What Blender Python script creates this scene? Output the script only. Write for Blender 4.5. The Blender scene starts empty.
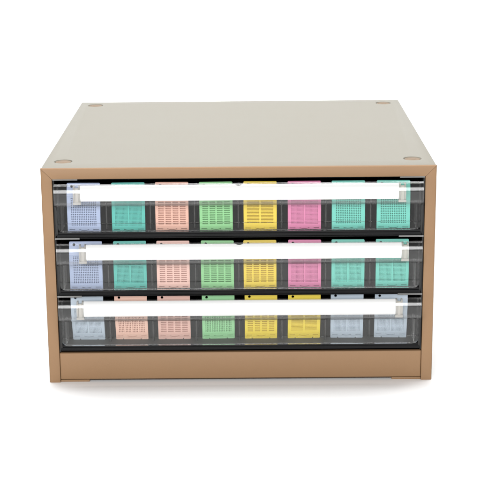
import bpy, bmesh, math
from mathutils import Matrix, Vector
sc = bpy.context.scene
COL = sc.collection
PI = math.pi
MM = 0.001

# ------------------------------------------------------------------ materials
def lin(c):
    c = c / 255.0
    return c / 12.92 if c <= 0.04045 else ((c + 0.055) / 1.055) ** 2.4

def srgb(r, g, b, k=1.0):
    return (min(lin(r) * k, .95), min(lin(g) * k, .95), min(lin(b) * k, .95), 1.0)

def paint(name, col, rough=.45, spec=.5, var=.04, bump=0.0, bscale=900.0, vscale=14.0, coat=0.0):
    """painted / moulded surface: faint colour mottling and a fine orange-peel bump"""
    m = bpy.data.materials.new(name); m.use_nodes = True
    nt = m.node_tree; b = nt.nodes['Principled BSDF']
    b.inputs['Roughness'].default_value = rough
    b.inputs['Specular IOR Level'].default_value = spec
    b.inputs['Coat Weight'].default_value = coat
    tc = nt.nodes.new('ShaderNodeTexCoord')
    n = nt.nodes.new('ShaderNodeTexNoise'); n.inputs['Scale'].default_value = vscale; n.inputs['Detail'].default_value = 5
    nt.links.new(tc.outputs['Object'], n.inputs['Vector'])
    mx = nt.nodes.new('ShaderNodeMix'); mx.data_type = 'RGBA'
    mx.inputs['A'].default_value = tuple(c * (1 - var) for c in col[:3]) + (1,)
    mx.inputs['B'].default_value = tuple(min(1, c * (1 + var)) for c in col[:3]) + (1,)
    nt.links.new(n.outputs['Fac'], mx.inputs['Factor'])
    nt.links.new(mx.outputs['Result'], b.inputs['Base Color'])
    rr = nt.nodes.new('ShaderNodeMapRange')
    rr.inputs['To Min'].default_value = max(.02, rough - .05); rr.inputs['To Max'].default_value = rough + .05
    nt.links.new(n.outputs['Fac'], rr.inputs['Value']); nt.links.new(rr.outputs['Result'], b.inputs['Roughness'])
    if bump > 0:
        n2 = nt.nodes.new('ShaderNodeTexNoise'); n2.inputs['Scale'].default_value = bscale; n2.inputs['Detail'].default_value = 3
        nt.links.new(tc.outputs['Object'], n2.inputs['Vector'])
        bp = nt.nodes.new('ShaderNodeBump'); bp.inputs['Strength'].default_value = bump; bp.inputs['Distance'].default_value = .0002
        nt.links.new(n2.outputs['Fac'], bp.inputs['Height']); nt.links.new(bp.outputs['Normal'], b.inputs['Normal'])
    return m

def clear(name, tint, rough=.04, ior=1.49, gain=1.0, haze=0.0, hazecol=(.9, .9, .88, 1)):
    """clear acrylic wall: passes light straight through, reflects by Fresnel, a little milky"""
    m = bpy.data.materials.new(name); m.use_nodes = True
    nt = m.node_tree; nt.nodes.clear()
    out = nt.nodes.new('ShaderNodeOutputMaterial')
    tr = nt.nodes.new('ShaderNodeBsdfTransparent'); tr.inputs['Color'].default_value = tint
    gl = nt.nodes.new('ShaderNodeBsdfGlossy'); gl.inputs['Roughness'].default_value = rough
    fr = nt.nodes.new('ShaderNodeFresnel'); fr.inputs['IOR'].default_value = ior
    tcw = nt.nodes.new('ShaderNodeTexCoord'); wv = nt.nodes.new('ShaderNodeTexNoise'); wv.inputs['Scale'].default_value = 55; wv.inputs['Detail'].default_value = 2
    nt.links.new(tcw.outputs['Object'], wv.inputs['Vector'])
    bw = nt.nodes.new('ShaderNodeBump'); bw.inputs['Strength'].default_value = .35; bw.inputs['Distance'].default_value = .0006
    nt.links.new(wv.outputs['Fac'], bw.inputs['Height'])
    nt.links.new(bw.outputs['Normal'], gl.inputs['Normal']); nt.links.new(bw.outputs['Normal'], fr.inputs['Normal'])
    ml = nt.nodes.new('ShaderNodeMath'); ml.operation = 'MULTIPLY'; ml.inputs[1].default_value = gain; ml.use_clamp = True
    nt.links.new(fr.outputs['Fac'], ml.inputs[0])
    base = tr.outputs['BSDF']
    if haze > 0:
        df = nt.nodes.new('ShaderNodeBsdfDiffuse'); df.inputs['Color'].default_value = hazecol
        tl = nt.nodes.new('ShaderNodeBsdfTranslucent'); tl.inputs['Color'].default_value = hazecol
        ad = nt.nodes.new('ShaderNodeMixShader'); ad.inputs['Fac'].default_value = .35
        nt.links.new(df.outputs['BSDF'], ad.inputs[1]); nt.links.new(tl.outputs['BSDF'], ad.inputs[2])
        tc = nt.nodes.new('ShaderNodeTexCoord')
        n = nt.nodes.new('ShaderNodeTexNoise'); n.inputs['Scale'].default_value = 30; n.inputs['Detail'].default_value = 4
        nt.links.new(tc.outputs['Object'], n.inputs['Vector'])
        mr = nt.nodes.new('ShaderNodeMapRange'); mr.inputs['To Min'].default_value = haze * .7; mr.inputs['To Max'].default_value = haze * 1.3
        nt.links.new(n.outputs['Fac'], mr.inputs['Value'])
        m1 = nt.nodes.new('ShaderNodeMixShader'); nt.links.new(mr.outputs['Result'], m1.inputs['Fac'])
        nt.links.new(tr.outputs['BSDF'], m1.inputs[1]); nt.links.new(ad.outputs['Shader'], m1.inputs[2])
        base = m1.outputs['Shader']
    m2 = nt.nodes.new('ShaderNodeMixShader')
    nt.links.new(ml.outputs['Value'], m2.inputs['Fac']); nt.links.new(base, m2.inputs[1]); nt.links.new(gl.outputs['BSDF'], m2.inputs[2])
    nt.links.new(m2.outputs['Shader'], out.inputs['Surface'])
    return m

M = {}
M['tan'] = paint('tan_powder_coat', (.240, .141, .072, 1), .5, .3, .06, .35)
M['beige'] = paint('beige_powder_coat', (.206, .192, .155, 1), .42, .5, .05, .15, 700, 9)
M['pad'] = paint('stacking_pad', (.20, .142, .092, 1), .55, .3, .25, .3, 500, 120)
M['black'] = paint('black_plastic', (.007, .007, .0075, 1), .4, .12, .1, .1)
M['dark'] = paint('dark_grey_plastic', (.015, .0145, .014, 1), .4, .35, .1, .1)
M['strip'] = paint('gap_shade_brown', (.055, .036, .022, 1), .6, .2, .2)
M['liner'] = paint('drawer_mat', (.05, .05, .044, 1), .6, .3, .12)
M['grey'] = paint('grey_steel', (.16, .16, .155, 1), .35, .5, .06)
M['white'] = paint('label_card', (.88, .88, .875, 1), .6, .3, .008)
M['clear'] = clear('clear_acrylic', (.984, .986, .983, 1), .03, 1.49, .45, .0015)
M['clear_glare_haze'] = clear('clear_acrylic_glare_haze', (.984, .986, .983, 1), .05, 1.49, .6, .016)  # lower two windows: extra white haze stands in for reflections on the acrylic
M['clear_handle'] = clear('clear_acrylic_handle', (.988, .988, .986, 1), .15, 1.49, .9, .006)
M['clear_plug'] = clear('frosted_acrylic', (.94, .935, .91, 1), .15, 1.49, 1.2, .55, (.97, .92, .84, 1))
M['sheet'] = paint('white_sweep', (.88, .88, .88, 1), .7, .2, .003)
CC = {
    'lavender': srgb(152, 165, 194), 'teal': srgb(66, 168, 156), 'peach': srgb(212, 164, 146),
    'green': srgb(126, 188, 126), 'yellow': srgb(216, 188, 46), 'pink': srgb(204, 116, 156),
    'aqua': srgb(98, 188, 172), 'ice': srgb(176, 189, 202), 'rose': srgb(220, 178, 166),
    'peach_glare': srgb(228, 186, 168), 'mint': srgb(146, 204, 150), 'yellow_glare': srgb(228, 204, 66),  # bottom-drawer copies of peach, green and yellow, paled for the window's reflection veil
}
for k, v in CC.items():
    M['c_' + k] = paint(k + '_plastic', v, .42, .45, .02)

# ------------------------------------------------------------------ mesh helpers
def obj(name, bm, mat, parent=None, loc=(0, 0, 0), smooth=False):
    bmesh.ops.recalc_face_normals(bm, faces=bm.faces)
    me = bpy.data.meshes.new(name); bm.to_mesh(me); bm.free()
    me.materials.append(M[mat])
    if smooth:
        for p in me.polygons: p.use_smooth = True
        me.set_sharp_from_angle(angle=math.radians(35))
    o = bpy.data.objects.new(name, me); COL.objects.link(o)
    o.location = loc
    if parent: o.parent = parent
    return o

def empty(name, loc=(0, 0, 0), parent=None):
    o = bpy.data.objects.new(name, None); COL.objects.link(o)
    o.location = loc; o.empty_display_size = .02
    if parent: o.parent = parent
    return o

def box(bm, x0, x1, y0, y1, z0, z1, bev=0.0, seg=2):
    """box in mm"""
    r = bmesh.ops.create_cube(bm, size=1)
    vs = r['verts']
    for v in vs:
        v.co = Vector(((x0 + x1) / 2 + v.co.x * (x1 - x0), (y0 + y1) / 2 + v.co.y * (y1 - y0), (z0 + z1) / 2 + v.co.z * (z1 - z0))) * MM
    if bev:
        es = list({e for v in vs for e in v.link_edges})
        bmesh.ops.bevel(bm, geom=es, offset=bev * MM, segments=seg, profile=.5, affect='EDGES')

def prism_y(bm, pts, y0, y1, fold=None):
    """polygon in (x,z) mm extruded along y; the front edges that fold(a, b) picks get a rolled fold, the rest of the front a small round"""
    a = [bm.verts.new((x * MM, y0 * MM, z * MM)) for x, z in pts]
    b = [bm.verts.new((x * MM, y1 * MM, z * MM)) for x, z in pts]
    fs = [bm.faces.new(a), bm.faces.new(b[::-1])]
    n = len(pts)
    for i in range(n):
        fs.append(bm.faces.new((a[i], b[i], b[(i + 1) % n], a[(i + 1) % n])))
    bmesh.ops.recalc_face_normals(bm, faces=fs)
    big, small = [], []
    for i in range(n):
        e = bm.edges.get((a[i], a[(i + 1) % n]))
        k = fold(pts[i], pts[(i + 1) % n])
        if k == 2: big.append(e)
        elif k == 1: small.append(e)
    bmesh.ops.bevel(bm, geom=big, offset=1.5 * MM, segments=4, profile=.5, affect='EDGES')
    small = [e for e in small if e.is_valid]
    if small: bmesh.ops.bevel(bm, geom=small, offset=.4 * MM, segments=2, profile=.5, affect='EDGES')

def prism_x(bm, pts, x0, x1, n=1):
    """polygon in (y,z) mm extruded along x"""
    rings = []
    for k in range(n + 1):
        x = x0 + (x1 - x0) * k / n
        rings.append([bm.verts.new((x * MM, y * MM, z * MM)) for y, z in pts])
    bm.faces.new(rings[0]); bm.faces.new(rings[-1][::-1])
    c = len(pts)
    for a, b in zip(rings, rings[1:]):
        for i in range(c):
            bm.faces.new((a[i], b[i], b[(i + 1) % c], a[(i + 1) % c]))

def offset_strip(line, t):
    """closed polygon: a (y,z) polyline thickened by t towards +y side"""
    out = []
    for i, p in enumerate(line):
        a = line[max(i - 1, 0)]; b = line[min(i + 1, len(line) - 1)]
        d = Vector((b[0] - a[0], b[1] - a[1])).normalized()
        out.append((p[0] + d.y * t, p[1] - d.x * t))
    return list(line) + out[::-1]

def perf_plate(bm, xs, zs, hole, y0, y1):
    """plate in the x-z plane with square holes: hole(i,j) tells which cells of the cut grid are open"""
    nx, nz = len(xs), len(zs)
    vf = [[bm.verts.new((x * MM, y0 * MM, z * MM)) for z in zs] for x in xs]
    vb = [[bm.verts.new((x * MM, y1 * MM, z * MM)) for z in zs] for x in xs]
    def H(i, j):
        return i < 0 or j < 0 or i >= nx - 1 or j >= nz - 1 or hole(i, j)
    for i in range(nx - 1):
        for j in range(nz - 1):
            if H(i, j): continue
            bm.faces.new((vf[i][j], vf[i + 1][j], vf[i + 1][j + 1], vf[i][j + 1]))
            bm.faces.new((vb[i][j], vb[i][j + 1], vb[i + 1][j + 1], vb[i + 1][j]))
            if H(i - 1, j): bm.faces.new((vf[i][j], vf[i][j + 1], vb[i][j + 1], vb[i][j]))
            if H(i + 1, j): bm.faces.new((vf[i + 1][j], vb[i + 1][j], vb[i + 1][j + 1], vf[i + 1][j + 1]))
            if H(i, j - 1): bm.faces.new((vf[i][j], vb[i][j], vb[i + 1][j], vf[i + 1][j]))
            if H(i, j + 1): bm.faces.new((vf[i][j + 1], vf[i + 1][j + 1], vb[i + 1][j + 1], vb[i][j + 1]))

def holed_plate(bm, outer, holes, y0, y1, ytop=None):
    """polygon plate (x,z) with polygon holes, extruded y0..y1; optional lean: y shifts linearly with z from ytop=(z_a,z_b,dy)"""
    tmp = bmesh.new()
    es = []
    for loop in [outer] + holes:
        vs = [tmp.verts.new((x, 0, z)) for x, z in loop]
        for i in range(len(vs)):
            es.append(tmp.edges.new((vs[i], vs[(i + 1) % len(vs)])))
    bmesh.ops.triangle_fill(tmp, edges=es, use_beauty=True)
    fs = list(tmp.faces)
    def sh(z):
        if not ytop: return 0
        a, b, dy = ytop
        return dy * min(1, max(0, (z - a) / (b - a)))
    mp0 = {}; mp1 = {}
    for v in tmp.verts:
        mp0[v] = bm.verts.new((v.co.x * MM, (y0 + sh(v.co.z)) * MM, v.co.z * MM))
        mp1[v] = bm.verts.new((v.co.x * MM, (y1 + sh(v.co.z)) * MM, v.co.z * MM))
    for f in fs:
        bm.faces.new([mp0[v] for v in f.verts]); bm.faces.new([mp1[v] for v in reversed(f.verts)])
    for e in tmp.edges:
        if len(e.link_faces) == 1:
            a, b = e.verts
            bm.faces.new((mp0[a], mp0[b], mp1[b], mp1[a]))
    tmp.free()

def cyl(bm, x, y, z0, z1, r0, r1, n=40):
    """vertical round in mm"""
    a = [bm.verts.new(((x + r0 * math.cos(2 * PI * k / n)) * MM, (y + r0 * math.sin(2 * PI * k / n)) * MM, z0 * MM)) for k in range(n)]
    b = [bm.verts.new(((x + r1 * math.cos(2 * PI * k / n)) * MM, (y + r1 * math.sin(2 * PI * k / n)) * MM, z1 * MM)) for k in range(n)]
    bm.faces.new(a[::-1]); bm.faces.new(b)
    for k in range(n):
        bm.faces.new((a[k], a[(k + 1) % n], b[(k + 1) % n], b[k]))

def boolean(target, cutters):
    for c in cutters:
        md = target.modifiers.new('cut', 'BOOLEAN'); md.object = c; md.operation = 'DIFFERENCE'; md.solver = 'EXACT'
    dg = bpy.context.evaluated_depsgraph_get(); dg.update()
    me = bpy.data.meshes.new_from_object(target.evaluated_get(dg))
    target.modifiers.clear(); target.data = me
    for c in cutters:
        bpy.data.objects.remove(c, do_unlink=True)

# ------------------------------------------------------------------ setting: one white sweep
def make_sweep():
    bm = bmesh.new()
    prof = [(-3.5, 0), (-1.5, 0), (-.5, 0), (.5, 0), (1.2, 0)]
    R = .7
    for k in range(1, 17):
        a = PI / 2 * k / 16
        prof.append((1.2 + R * math.sin(a), R - R * math.cos(a)))
    prof += [(1.9, 1.5), (1.9, 3.0)]
    cols = [[bm.verts.new((x, y, z)) for y, z in prof] for x in (-4, -1, 1, 4)]
    for a, b in zip(cols, cols[1:]):
        for i in range(len(prof) - 1):
            bm.faces.new((a[i], b[i], b[i + 1], a[i + 1]))
    o = obj('backdrop', bm, 'sheet', smooth=True)
    o['kind'] = 'structure'; o['label'] = 'plain white seamless backdrop sweeping under and behind the cabinet'
make_sweep()

# ------------------------------------------------------------------ cabinet
W2, H, D = 170.0, 194.9, 332.0
cab = empty('drawer_cabinet')
cab['label'] = 'tan and beige metal cabinet with three clear fronted drawers'
cab['category'] = 'cabinet'

DIMP = [(-153.5, 29), (152.0, 29), (-153.0, 312), (152.0, 312)]
def make_case():
    bm = bmesh.new(); box(bm, -W2, W2, 2.2, D, 0, H, 1.6, 3)
    case = obj('case', bm, 'beige', cab, smooth=False)
    cuts = []
    b = bmesh.new(); box(b, -W2 + 1.6, W2 - 1.6, -5, D - 1.6, 4.5, H - 2.6); cuts.append(obj('cutter', b, 'beige'))
    b = bmesh.new(); box(b, -W2 + 1.6, W2 - 1.6, -5, D - 1.6, -4, 3.0); cuts.append(obj('cutter', b, 'beige'))
    for x, y in DIMP:
        b = bmesh.new(); cyl(b, x, y, H - 1.5, H + .3, 7.2, 8.3, 48); cuts.append(obj('cutter', b, 'beige'))
    boolean(case, cuts)
    for p in case.data.polygons: p.use_smooth = True
    case.data.set_sharp_from_angle(angle=math.radians(30))
make_case()
for x, y in DIMP:
    bm = bmesh.new(); cyl(bm, x, y, H - 1.49, H - .4, 7.15, 6.7, 40)
    cyl(bm, x + .3, y, H - .39, H - .12, 3.4, 2.6, 32)
    cyl(bm, x - 4.6, y + .5, H - .39, H - .2, .9, .6, 16)
    obj('stacking_pad', bm, 'pad', cab, smooth=True)

# front frame: top bar and two posts meeting in mitred corners
PW = 9.6; g = .09
bm = bmesh.new()
prism_y(bm, [(-W2 + g * 1.4, H), (W2 - g * 1.4, H), (W2 - PW - g * 1.4 + .0, H - PW), (-W2 + PW + g * 1.4, H - PW)], 0, 2.19, lambda p, q: 2 if p[1] == q[1] == H else (1 if p[1] == q[1] else 0))
obj('frame_top_bar', bm, 'tan', cab, smooth=True)
for s in (-1, 1):
    bm = bmesh.new()
    pts = [(s * W2, 0), (s * W2, H - g * 1.4), (s * (W2 - PW), H - PW - g * 1.4), (s * (W2 - PW), 0)]
    prism_y(bm, pts, 0, 2.19, lambda p, q: 2 if abs(p[0]) == abs(q[0]) == W2 else (1 if p[0] == q[0] else 0))
    # inner return of the folded post
    box(bm, *sorted((s * (W2 - PW), s * (W2 - PW + 1.0))), 2.2, 14, .2, H - PW - .5)
    obj('frame_post', bm, 'tan', cab, smooth=True)
# plinth panel under the drawers
bm = bmesh.new()
box(bm, -160.25, 160.25, 1.0, 6.0, 2.5, 27.2, .9, 3)
obj('plinth_panel', bm, 'tan', cab, smooth=True)
for s in (-1, 1):
    bm = bmesh.new(); box(bm, *sorted((s * 134.5, s * 160.2)), 1.6, 26, 0.0, 1.9, .3)
    obj('foot_plate', bm, 'tan', cab, smooth=True)

bm = bmesh.new(); box(bm, -134.0, 134.0, 3.4, 6.0, 1.0, 2.45)  # dark strip added to paint the shade in the gap under the plinth
obj('gap_shade_strip', bm, 'strip', cab)
# dark lining of the opening
bm = bmesh.new()
IW = 160.2
box(bm, -168.0, -IW, 14.2, D - 4, 5, 191.5)
box(bm, IW, 168.0, 14.2, D - 4, 5, 191.5)
box(bm, -IW, IW, 2.6, D - 4, 185.8, 191.8)
box(bm, -IW, IW, D - 6, D - 4, 27, 185.8)
box(bm, -IW, IW, 6.2, D - 6, 5.0, 26.6)
obj('lining', bm, 'black', cab)

ZB = [132.6, 80.0, 29.4]
for k, z in enumerate((185.0, 132.4, 79.8)):
    bm = bmesh.new()
    box(bm, -160.0, 160.0, 2.9, 200, z - .8, z + .35, .15, 1)
    rail = obj('drawer_rail', bm, 'black', cab)
    for s in (-1, 1):
        bm = bmesh.new(); box(bm, *sorted((s * 138.5, s * 160.1)), .9, 2.8, z - 1.0, z + .4, .25)
        obj('rail_tab', bm, 'grey', rail)

# side guides, seen as dark grey strips beside the drawers
for s in (-1, 1):
    bm = bmesh.new()
    box(bm, *sorted((s * 159.0, s * 160.4)), 3.2, 14.1, 27.5, 185.0, .3)
    obj('side_guide', bm, 'dark', cab)

# ------------------------------------------------------------------ drawers
LABELS = [(-135.6, 137.0), (-132.4, 140.3), (-136.2, 135.8)]
NOTCH = [True, True, False]
PULL = [0.0, 0.0, -2.0]
DIV = [-154.0, -115.6, -77.3, -38.8, -.6, 37.2, 75.8, 114.8, 154.0]

def arc(cy, cz, ry, rz, a0, a1, n):
    return [(cy + ry * math.cos(math.radians(a0 + (a1 - a0) * k / n)), cz + rz * math.sin(math.radians(a0 + (a1 - a0) * k / n))) for k in range(n + 1)]

def make_drawer(zb, lab, notch, pull, wmat, mat_liner):
    bm = bmesh.new()
    box(bm, -157.2, 157.2, 3.6, 312, 1.0, 2.4)
    for s in (-1, 1):
        box(bm, *sorted((s * 155.6, s * 157.2)), 3.6, 312, 2.4, 45)
    box(bm, -155.6, 155.6, 310.4, 312, 2.4, 45)
    # front lip with a stepped profile
    prism_x(bm, [(1.0, .9), (1.0, 3.1), (1.25, 3.5), (2.1, 3.75), (2.2, 4.1), (2.2, 5.7), (2.6, 6.0), (3.2, 6.0), (3.2, 2.4), (3.6, 2.4), (3.6, .9)], -158.2, 158.2)
    t = obj('drawer', bm, 'black', cab, (0, pull * MM, zb * MM))
    # bulging clear window below the grip
    line = [(-1.5, 6.05), (-2.3, 13.1), (-1.68, 13.54), (-2.3, 20), (-2.7, 25), (-2.9, 30.0)]
    bm = bmesh.new(); rr = 5.0; XE = 156.9; sts = []
    for k in range(9):
        a = PI / 2 * k / 8
        sts.append((XE - rr + rr * math.sin(a), rr - rr * math.cos(a)))
    sts = [(-x, l) for x, l in sts[::-1]] + sts
    rings = []
    for x, lift in sts:
        f = min(.98, lift / (line[1][1] - line[0][1]))
        p0 = (line[0][0] + (line[1][0] - line[0][0]) * f, line[0][1] + (line[1][1] - line[0][1]) * f)
        rings.append([bm.verts.new((x * MM, y * MM, z * MM)) for y, z in offset_strip([p0] + line[1:], 1.7)])
    bm.faces.new(rings[0]); bm.faces.new(rings[-1][::-1]); nn = len(rings[0])
    for a, b in zip(rings, rings[1:]):
        for i in range(nn):
            bm.faces.new((a[i], b[i], b[(i + 1) % nn], a[(i + 1) % nn]))
    # side returns of the clear tray
    for sx in (-1, 1):
        box(bm, *sorted((sx * 152.6, sx * 154.2)), .6, 12, 7.0, 29.5, .3, 1)
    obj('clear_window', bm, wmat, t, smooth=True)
    # grip: half-round clear channel that carries the label
    outer = [(1.0, 30.05)] + arc(-5.6, 32.25, 2.2, 2.2, 270, 190, 8) + [(-8.6, 34.5), (-9.4, 37.8)] + arc(-3.4, 40.2, 6.3, 9.9, 180, 108, 16)
    inner = arc(-3.4, 40.2, 5.0, 8.6, 108, 180, 16) + [(-8.2, 38), (-7.4, 34.6), (-6.3, 31.5), (1.0, 31.5)]
    bm = bmesh.new(); prism_x(bm, outer + inner, -158.2, 158.2)
    obj('handle', bm, 'clear_handle', t, smooth=True)
    # white card bent into the channel
    x0, x1 = lab
    front = arc(-3.2, 40.5, 4.9, 8.3, 224, 110, 14)
    if not notch:
        bm = bmesh.new(); prism_x(bm, offset_strip([(a, b) for a, b in front], .35), x0, x1)
    else:
        bm = bmesh.new()
        xs = [x0] + [-3.2 + 6.4 * k / 14 for k in range(15)] + [x1]
        top = front[-1][1]
        grid = []
        for x in xs:
            u = min(1, abs(x) / 3.2)
            cut = 1.6 * math.sqrt(max(0, 1 - u * u))
            colv = []
            for j, (y, z) in enumerate(front):
                f = 1 - cut / (top - front[0][1])
                # slide rows down the same arc so the notch follows the bend
                kk = j * f
                i = min(int(kk), len(front) - 2); fr = kk - i
                yy = front[i][0] * (1 - fr) + front[i + 1][0] * fr; zz = front[i][1] * (1 - fr) + front[i + 1][1] * fr
                colv.append((bm.verts.new((x * MM, yy * MM, zz * MM)), bm.verts.new((x * MM, (yy + .35) * MM, zz * MM))))
            grid.append(colv)
        for a, b in zip(grid, grid[1:]):
            for j in range(len(front) - 1):
                bm.faces.new((a[j][0], b[j][0], b[j + 1][0], a[j + 1][0]))
                bm.faces.new((a[j][1], a[j + 1][1], b[j + 1][1], b[j][1]))
            bm.faces.new((a[0][0], a[0][1], b[0][1], b[0][0])); bm.faces.new((a[-1][0], b[-1][0], b[-1][1], a[-1][1]))
        for cset in (grid[0], grid[-1]):
            for j in range(len(front) - 1):
                bm.faces.new((cset[j][0], cset[j + 1][0], cset[j + 1][1], cset[j][1]))
    obj('label_strip', bm, 'white', t, smooth=True)
    # frosted stops that hold the card at both ends
    for a, b in ((x0 - 6.2, x0 - .2), (x1 + .2, x1 + 6.2)):
        bm = bmesh.new()
        rim = [(-1.2, 34.0), (-6.2, 34.0)] + arc(-3.2, 40.2, 4.9, 8.2, 222, 112, 14) + [(-1.2, 47.9)]
        prism_x(bm, rim, a, a + 1.5); prism_x(bm, rim, b - 1.5, b)      # two cheeks with a clear gap between them
        prism_x(bm, [(-1.2, 31.6), (-6.0, 31.6), (-6.6, 33.95), (-1.2, 33.95)], a - .3, b + .3)
        box(bm, a + 1.52, b - 1.52, -6.4, -5.2, 34.0, 46.5)
        obj('end_stop', bm, 'clear_plug', t, smooth=True)
    # dark curved cheeks at both ends
    for s in (-1, 1):
        bm = bmesh.new()
        pl = [(3.5, 1.5), (1.8, 2.0), (.2, 6.5), (-1.0, 13), (-2.4, 25), (-3.0, 29)] + [(3.5, 29)]
        prism_x(bm, pl, *sorted((s * 157.0, s * 158.6)))
        obj('cheek', bm, 'dark', t)
    for x in DIV[1:-1]:
        bm = bmesh.new(); box(bm, x - .7, x + .7, 12.5, 309, 5.0, 33, .3, 1)
        obj('divider', bm, 'dark', t)
    if mat_liner:
        bm = bmesh.new(); box(bm, -155.0, 155.0, 3.9, 309, 2.5, 4.9, .4, 1)
        obj('liner_mat', bm, 'liner', t)
    return t
drawers = [make_drawer(*a) for a in zip(ZB, LABELS, NOTCH, PULL, ('clear', 'clear_glare_haze', 'clear_glare_haze'), (False, False, True))]

# ------------------------------------------------------------------ cassettes
CW, CH = 28.8, 44.1
def cuts(a, b, n, frac):
    """n holes between a and b: returns cut positions; odd cells are holes"""
    p = (b - a) / n; o = []
    for k in range(n):
        c = a + p * (k + .5)
        o += [c - p * frac / 2, c + p * frac / 2]
    return o

Z0, Z1 = 5.4, 33.0
def pattern(kind):
    h = CW / 2
    if kind == 'grid':      # square holes
        xs = [-h] + cuts(-h + 3.2, h - 3.2, 14, .56) + [h]; zs = [Z0] + cuts(Z0 + 1.4, Z1 - 1.0, 16, .56) + [Z1]
    elif kind == 'slots':   # four columns of horizontal slots
        xs = [-h] + cuts(-h + 1.8, h - 1.8, 4, .76) + [h]; zs = [Z0] + cuts(Z0 + 1.6, Z1 - 1.0, 13, .5) + [Z1]
    elif kind == 'fine':    # very small holes in two fields
        a = cuts(-h + 2.6, -.6, 11, .5); b = cuts(.6, h - 2.6, 11, .5)
        xs = [-h] + a + b + [h]; zs = [Z0] + cuts(Z0 + 1.2, Z1 - .8, 22, .5) + [Z1]
    elif kind == 'lines':   # two fields of thin slits
        xs = [-h] + cuts(-h + 2.2, h - 2.2, 2, .88) + [h]; zs = [Z0] + cuts(Z0 + 2.4, Z1 - 1.0, 19, .42) + [Z1]
    else:                   # 'cells': vertical slits in four fields
        a = []
        for k in range(4):
            w = (CW - 4.4) / 4; x0 = -h + 2.2 + w * k
            a += cuts(x0 + .4, x0 + w - .4, 4, .5)
        xs = [-h] + a + [h]; zs = [Z0] + cuts(Z0 + 1.6, Z1 - 1.0, 12, .7) + [Z1]
    return xs, zs

def circle(cx, cz, r, n=14):
    return [(cx + r * math.cos(2 * PI * k / n), cz + r * math.sin(2 * PI * k / n)) for k in range(n)]

def smile(n=8):
    up = [(-4.2 + 8.4 * k / n, 3.9 - .9 * math.cos(PI * (k / n - .5)) ** 1) for k in range(n + 1)]
    return up + [(x, z - .55) for x, z in up[::-1]]

def base_bm():
    bm = bmesh.new(); h = CW / 2
    box(bm, -h, h, 2.5, 4.6, .2, 35.0)
    for s in (-1, 1):
        box(bm, *sorted((s * (h - 1.0), s * h)), 1.3, 2.5, .3, 33.0)
    box(bm, -h + 1, h - 1, 1.3, 2.5, .2, 1.2)
    # slanted writing face with its round eyelet
    holed_plate(bm, [(-h, 33.05), (h, 33.05), (h, CH - .6), (h - .6, CH), (-h + .6, CH), (-h, CH - .6)], [circle(-h + 4.2, 41.4, 1.2)], .0, 1.0, (33.05, CH, 4.4))
    return bm

def lid_bm(kind):
    bm = bmesh.new(); xs, zs = pattern(kind)
    perf_plate(bm, xs, zs, lambda i, j: i % 2 == 1 and j % 2 == 1, 0, 1.2)
    return bm

def latch_bm():
    bm = bmesh.new(); h = CW / 2
    outer = [(-h, 5.38), (-h, .5), (-h + .5, 0), (-h + 6.2, 0), (-h + 6.2, .9), (-h + 6.9, .9), (-h + 6.9, 0), (h - 6.9, 0), (h - 6.9, .9), (h - 6.2, .9), (h - 6.2, 0), (h - .5, 0), (h, .5), (h, 5.38)]
    sl = lambda a, b: [(a, 3.2), (b, 3.2), (b, 3.9), (a, 3.9)]
    holed_plate(bm, outer, [sl(-h + 1.6, -h + 6.4), sl(h - 6.4, h - 1.6), smile()], -.15, 1.15)
    return bm

mesh_cache = {}
def cassette(colour, kind, label, loc, lean):
    key = (colour, kind)
    if key not in mesh_cache:
        b = obj('tissue_cassette', base_bm(), 'c_' + colour, smooth=False)
        obj('lid', lid_bm(kind), 'c_' + colour, b); obj('latch', latch_bm(), 'c_' + colour, b)
        mesh_cache[key] = b; t = b
    else:
        src = mesh_cache[key]; t = src.copy(); COL.objects.link(t)
        for ch in list(src.children):
            c = ch.copy(); COL.objects.link(c); c.parent = t
    t.location = loc; t.rotation_euler = lean
    t['label'] = label; t['category'] = 'cassette'; t['group'] = 'tissue cassettes standing in the drawers'
    return t

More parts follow.
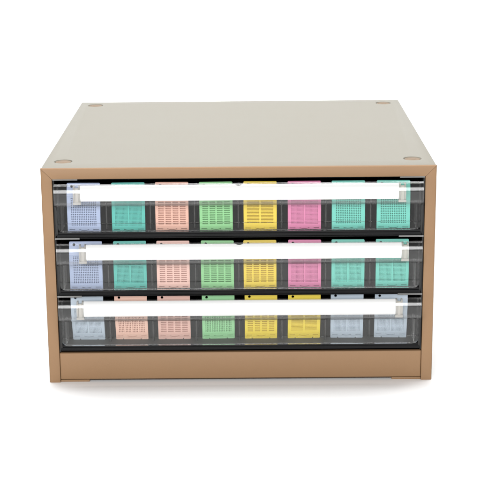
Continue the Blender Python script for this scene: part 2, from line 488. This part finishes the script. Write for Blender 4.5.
XC = [-134.9, -96.4, -58.3, -19.6, 18.2, 56.8, 95.1, 134.2]
ROWS = [
    ('top', [('lavender', 'grid', 'lavender cassette with square holes, left end of the top drawer'),
             ('teal', 'fine', 'dark teal finely meshed cassette in the top drawer'),
             ('peach', 'slots', 'peach cassette with rows of slots in the top drawer'),
             ('green', 'slots', 'mint green slotted cassette in the top drawer'),
             ('yellow', 'lines', 'yellow cassette with fine slits in the top drawer'),
             ('pink', 'fine', 'bright pink cassette in the top drawer, right of the yellow one'),
             ('aqua', 'grid', 'pale aqua cassette beside the bright pink one in the top drawer'),
             ('aqua', 'grid', 'pale aqua cassette at the right end of the top drawer')]),
    ('middle', [('lavender', 'grid', 'lavender cassette with square holes, left end of the middle drawer'),
                ('teal', 'fine', 'dark teal finely meshed cassette in the middle drawer'),
                ('rose', 'slots', 'pale peach slotted cassette between teal and green ones, middle drawer'),
                ('green', 'slots', 'mint green slotted cassette in the middle drawer'),
                ('yellow', 'slots', 'yellow cassette with four columns of slots in the middle drawer'),
                ('pink', 'fine', 'bright pink cassette in the middle drawer, right of the yellow one'),
                ('aqua', 'fine', 'pale aqua cassette beside the bright pink one in the middle drawer'),
                ('aqua', 'fine', 'pale aqua cassette at the right end of the middle drawer')]),
    ('bottom', [('ice', 'fine', 'pale blue grey cassette at the left end of the bottom drawer'),
                ('peach_glare', 'cells', 'peach cassette beside the leftmost blue grey one in the bottom drawer'),
                ('rose', 'slots', 'pale peach cassette beside the green one in the bottom drawer'),
                ('mint', 'cells', 'mint green cassette in the bottom drawer'),
                ('yellow_glare', 'slots', 'yellow cassette with four columns of slots in the bottom drawer'),
                ('yellow_glare', 'lines', 'smoother yellow cassette beside a blue grey one in the bottom drawer'),
                ('ice', 'fine', 'pale blue grey cassette beside the yellow one in the bottom drawer'),
                ('ice', 'fine', 'pale blue grey cassette at the right end of the bottom drawer')]),
]
import random
rnd = random.Random(4)
for r, (nm, row) in enumerate(ROWS):
    for c, (colour, kind, label) in enumerate(row):
        y = 8.5 + rnd.uniform(-.3, .3) + (10.5 if r == 2 else 0)      # the bottom row tips forward against its grip
        lean = math.radians(rnd.uniform(13.0, 14.5)) if r == 2 else math.radians(-rnd.uniform(.5, 1.5) + (2.0 if r == 1 else 0))
        cassette(colour, kind, label, ((XC[c] + rnd.uniform(-.4, .4)) * MM, (y + PULL[r]) * MM, (ZB[r] + (4.95 if r == 2 else 2.45)) * MM),
                 (lean, 0, math.radians(rnd.uniform(-2.2, 2.2))))

# ------------------------------------------------------------------ light
w = bpy.data.worlds.new('World'); sc.world = w; w.use_nodes = True
w.node_tree.nodes['Background'].inputs['Color'].default_value = (1, 1, 1, 1)
w.node_tree.nodes['Background'].inputs['Strength'].default_value = .30

def area(name, loc, target, sx, sy, power, col=(1, 1, 1)):
    l = bpy.data.lights.new(name, 'AREA'); l.shape = 'RECTANGLE'; l.size = sx; l.size_y = sy; l.energy = power; l.color = col
    o = bpy.data.objects.new(name, l); COL.objects.link(o); o.location = loc
    o.rotation_euler = (Vector(target) - Vector(loc)).to_track_quat('-Z', 'Y').to_euler()
    return o
area('overhead_softbox', (0, .145, 1.35), (0, .145, 0), 1.3, .30, 15)
area('front_softbox', (-.2, -2.0, .75), (0, 0, .1), 1.6, .9, 50)
area('backdrop_softbox', (-.1, 1.0, 2.6), (0, 1.3, .3), 3.0, 1.0, 60)

# ------------------------------------------------------------------ camera
cd = bpy.data.cameras.new('Camera'); co = bpy.data.objects.new('Camera', cd); COL.objects.link(co)
cd.sensor_width = 36; cd.lens = 3.0683647 * 36; cd.clip_start = .01; cd.clip_end = 100
R_ = Vector((.99994798, .00344648, -.00960025)); U_ = Vector((.00836574, .26138218, .96519914)); F_ = Vector((-.00583588, .96522924, -.26133975))
m = Matrix((R_, U_, -F_)).transposed().to_4x4(); m.translation = Vector((.00820743, -1.23311211, .46404943))
co.matrix_world = m
sc.camera = co

sc.view_settings.view_transform = 'Standard'; sc.view_settings.look = 'None'
sc.view_settings.exposure = 0; sc.view_settings.gamma = 1
sc.render.engine = 'CYCLES'
sc.cycles.use_denoising = True
sc.cycles.max_bounces = 14; sc.cycles.transparent_max_bounces = 40; sc.cycles.diffuse_bounces = 6; sc.cycles.glossy_bounces = 6
sc.cycles.caustics_reflective = False; sc.cycles.caustics_refractive = False
